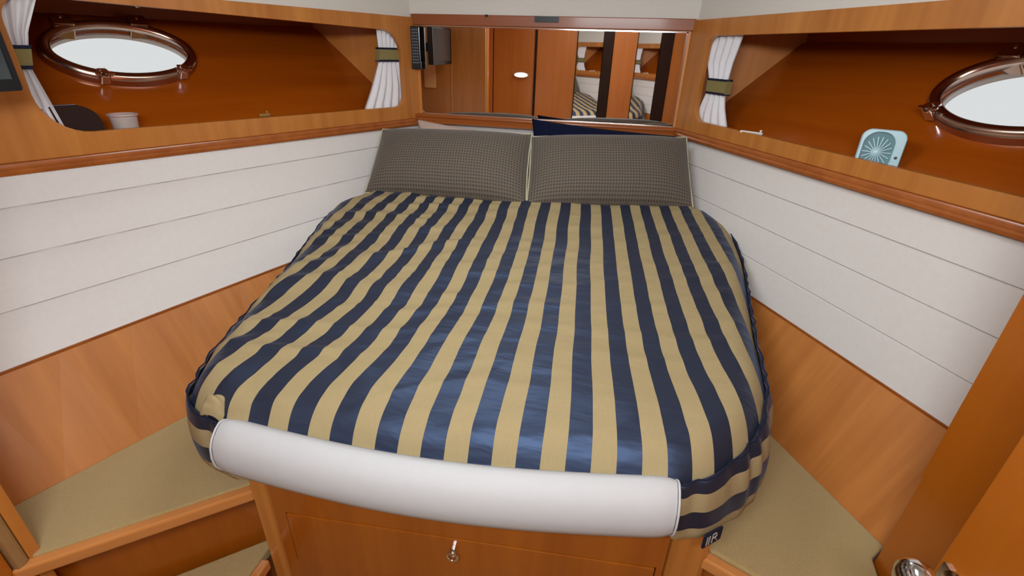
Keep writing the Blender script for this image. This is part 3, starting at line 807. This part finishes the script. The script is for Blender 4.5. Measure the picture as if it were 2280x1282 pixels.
# fan on the right shelf
fan = thing('desk_fan', 'small pale blue square fan standing on the right locker shelf', 'fan', (.985, 1.44, -.270))
FMn = frame((.978, 1.440, -.212), (.93, -.36, .0), (.05, .12, 1))    # local z faces the room, aft
w_, h_ = .048, .058
slab('housing', FMn, rrect(-w_, -h_, w_, h_-.001, .022, 8), -.030, .006, M_fan, fan, holes=(), bevel=.004)
bmf = slab('front_frame', FMn, rrect(-w_+.001, -h_+.001, w_-.001, h_-.002, .021, 8), .006, .013, M_fan, fan, holes=[rrect(-w_+.008, -h_+.012, w_-.022, h_-.008, .030, 8)], bevel=.002)
slab('grille_back', FMn, rrect(-w_+.008, -h_+.012, w_-.022, h_-.008, .030, 8), .0055, .0065, M_fand, fan)
for k in range(18):
    a = 2*math.pi*k/18; c, s = math.cos(a), math.sin(a); cx = -.007
    slab('grille_bar', FMn, [(cx+.010*c-.0010*s, .001+.010*s+.0010*c), (cx+.010*c+.0010*s, .001+.010*s-.0010*c), (cx+.031*c+.0010*s, .001+.038*s-.0010*c), (cx+.031*c-.0010*s, .001+.038*s+.0010*c)], .0065, .0105, M_fan, fan)
lathe('hub', FMn @ Matrix.Translation(Vector((-.007*SC, 0, 0))), [(.012, .006), (.012, .011), (.009, .0125), (0, .013)], M_fan, fan, 20)
lathe('switch', FMn @ Matrix.Translation(Vector((.036*SC, -.008*SC, 0))), [(.0035, .013), (.0035, .015), (0, .0155)], M_blackp, fan, 12)
slab('foot', FMn, rrect(-.03, -h_-.004, .03, -h_+.002, .002, 2), -.028, .010, M_fan, fan)

# clear plastic tub on left shelf
cup = thing('plastic_tub', 'clear plastic tub standing on the left locker shelf below the porthole', 'tub', (-1.118, 1.222, -.292))
CMx = Matrix.Translation(W(-1.118, 1.222, -.292))
lathe('body', CMx, [(0, .001), (.028, .001), (.034, .085), (.0385, .088), (.0385, .092), (.0325, .092), (.0265, .004), (0, .004)], M_cup, cup, 32)
# black pouch
po = thing('pouch', 'black rounded pouch leaning in the left locker next to the curtain', 'pouch', (-1.150, 1.12, -.292))
PMx = frame((-1.158, 1.12, -.228), (.43, .90, 0), (0, 0, 1))
slab('body', PMx, rrect(-.075, -.063, .052, .058, .03, 8, corners=(.006, .05, .02, .006)), -.014, .014, M_blackc, po, bevel=.006)
slab('zip', PMx, rrect(-.060, .0585, .008, .0605, .0008, 2), -.003, .003, M_key, po)
# small fittings
def fitting(name, label, cat, loc, ex, parts, group=None):
    t = thing(name, label, cat, loc, group); M = frame(loc, ex, (0, 0, 1))
    for nm, outer, d0, d1, m_ in parts: slab(nm, M, outer, d0, d1, m_, t, bevel=.0008)
    return t
fitting('door_handle', 'small white metal handle lying on the right locker shelf by the curtain', 'handle', (.752, 1.822, -.258), (.80, -.6, 0),
        [('bar', rrect(-.035, .026, .040, .034, .003, 3), -.004, .004, M_outer), ('post', rect(.030, -.01, .036, .042), -.004, .004, M_outer)])
fitting('catch', 'tiny brass catch on the sill of the left locker, near its forward end', 'catch', (-.916, 1.575, -.292), (.43, .90, 0),
        [('plate', rrect(-.020, .0, .020, .066, .003, 3), -.002, .002, M_brass), ('pin', rrect(.004, .066, .012, .076, .002, 3), -.002, .003, M_brass)])
for side, s, z, lab in (('L', 1.00, .098, 'tiny metal hook under the top edge of the left locker above the porthole'), ('R', 1.10, .092, 'tiny metal hook under the top edge of the right locker above the porthole')):
    t = thing('hook', lab, 'hook', pt(side, s, z, .03))
    b = Vector(pt(side, s, z, .03)); dd = LD if side == 'L' else RD
    tube('wire', [b+Vector((0, 0, .004)), b+Vector((0, 0, -.010)), b+dd*.004+Vector((0, 0, -.019)), b+dd*.011+Vector((0, 0, -.021)), b+dd*.016+Vector((0, 0, -.014))], .0018, M_chrome, t, 7)
for o in bpy.data.objects:
    if '_M' in o.keys(): del o['_M']
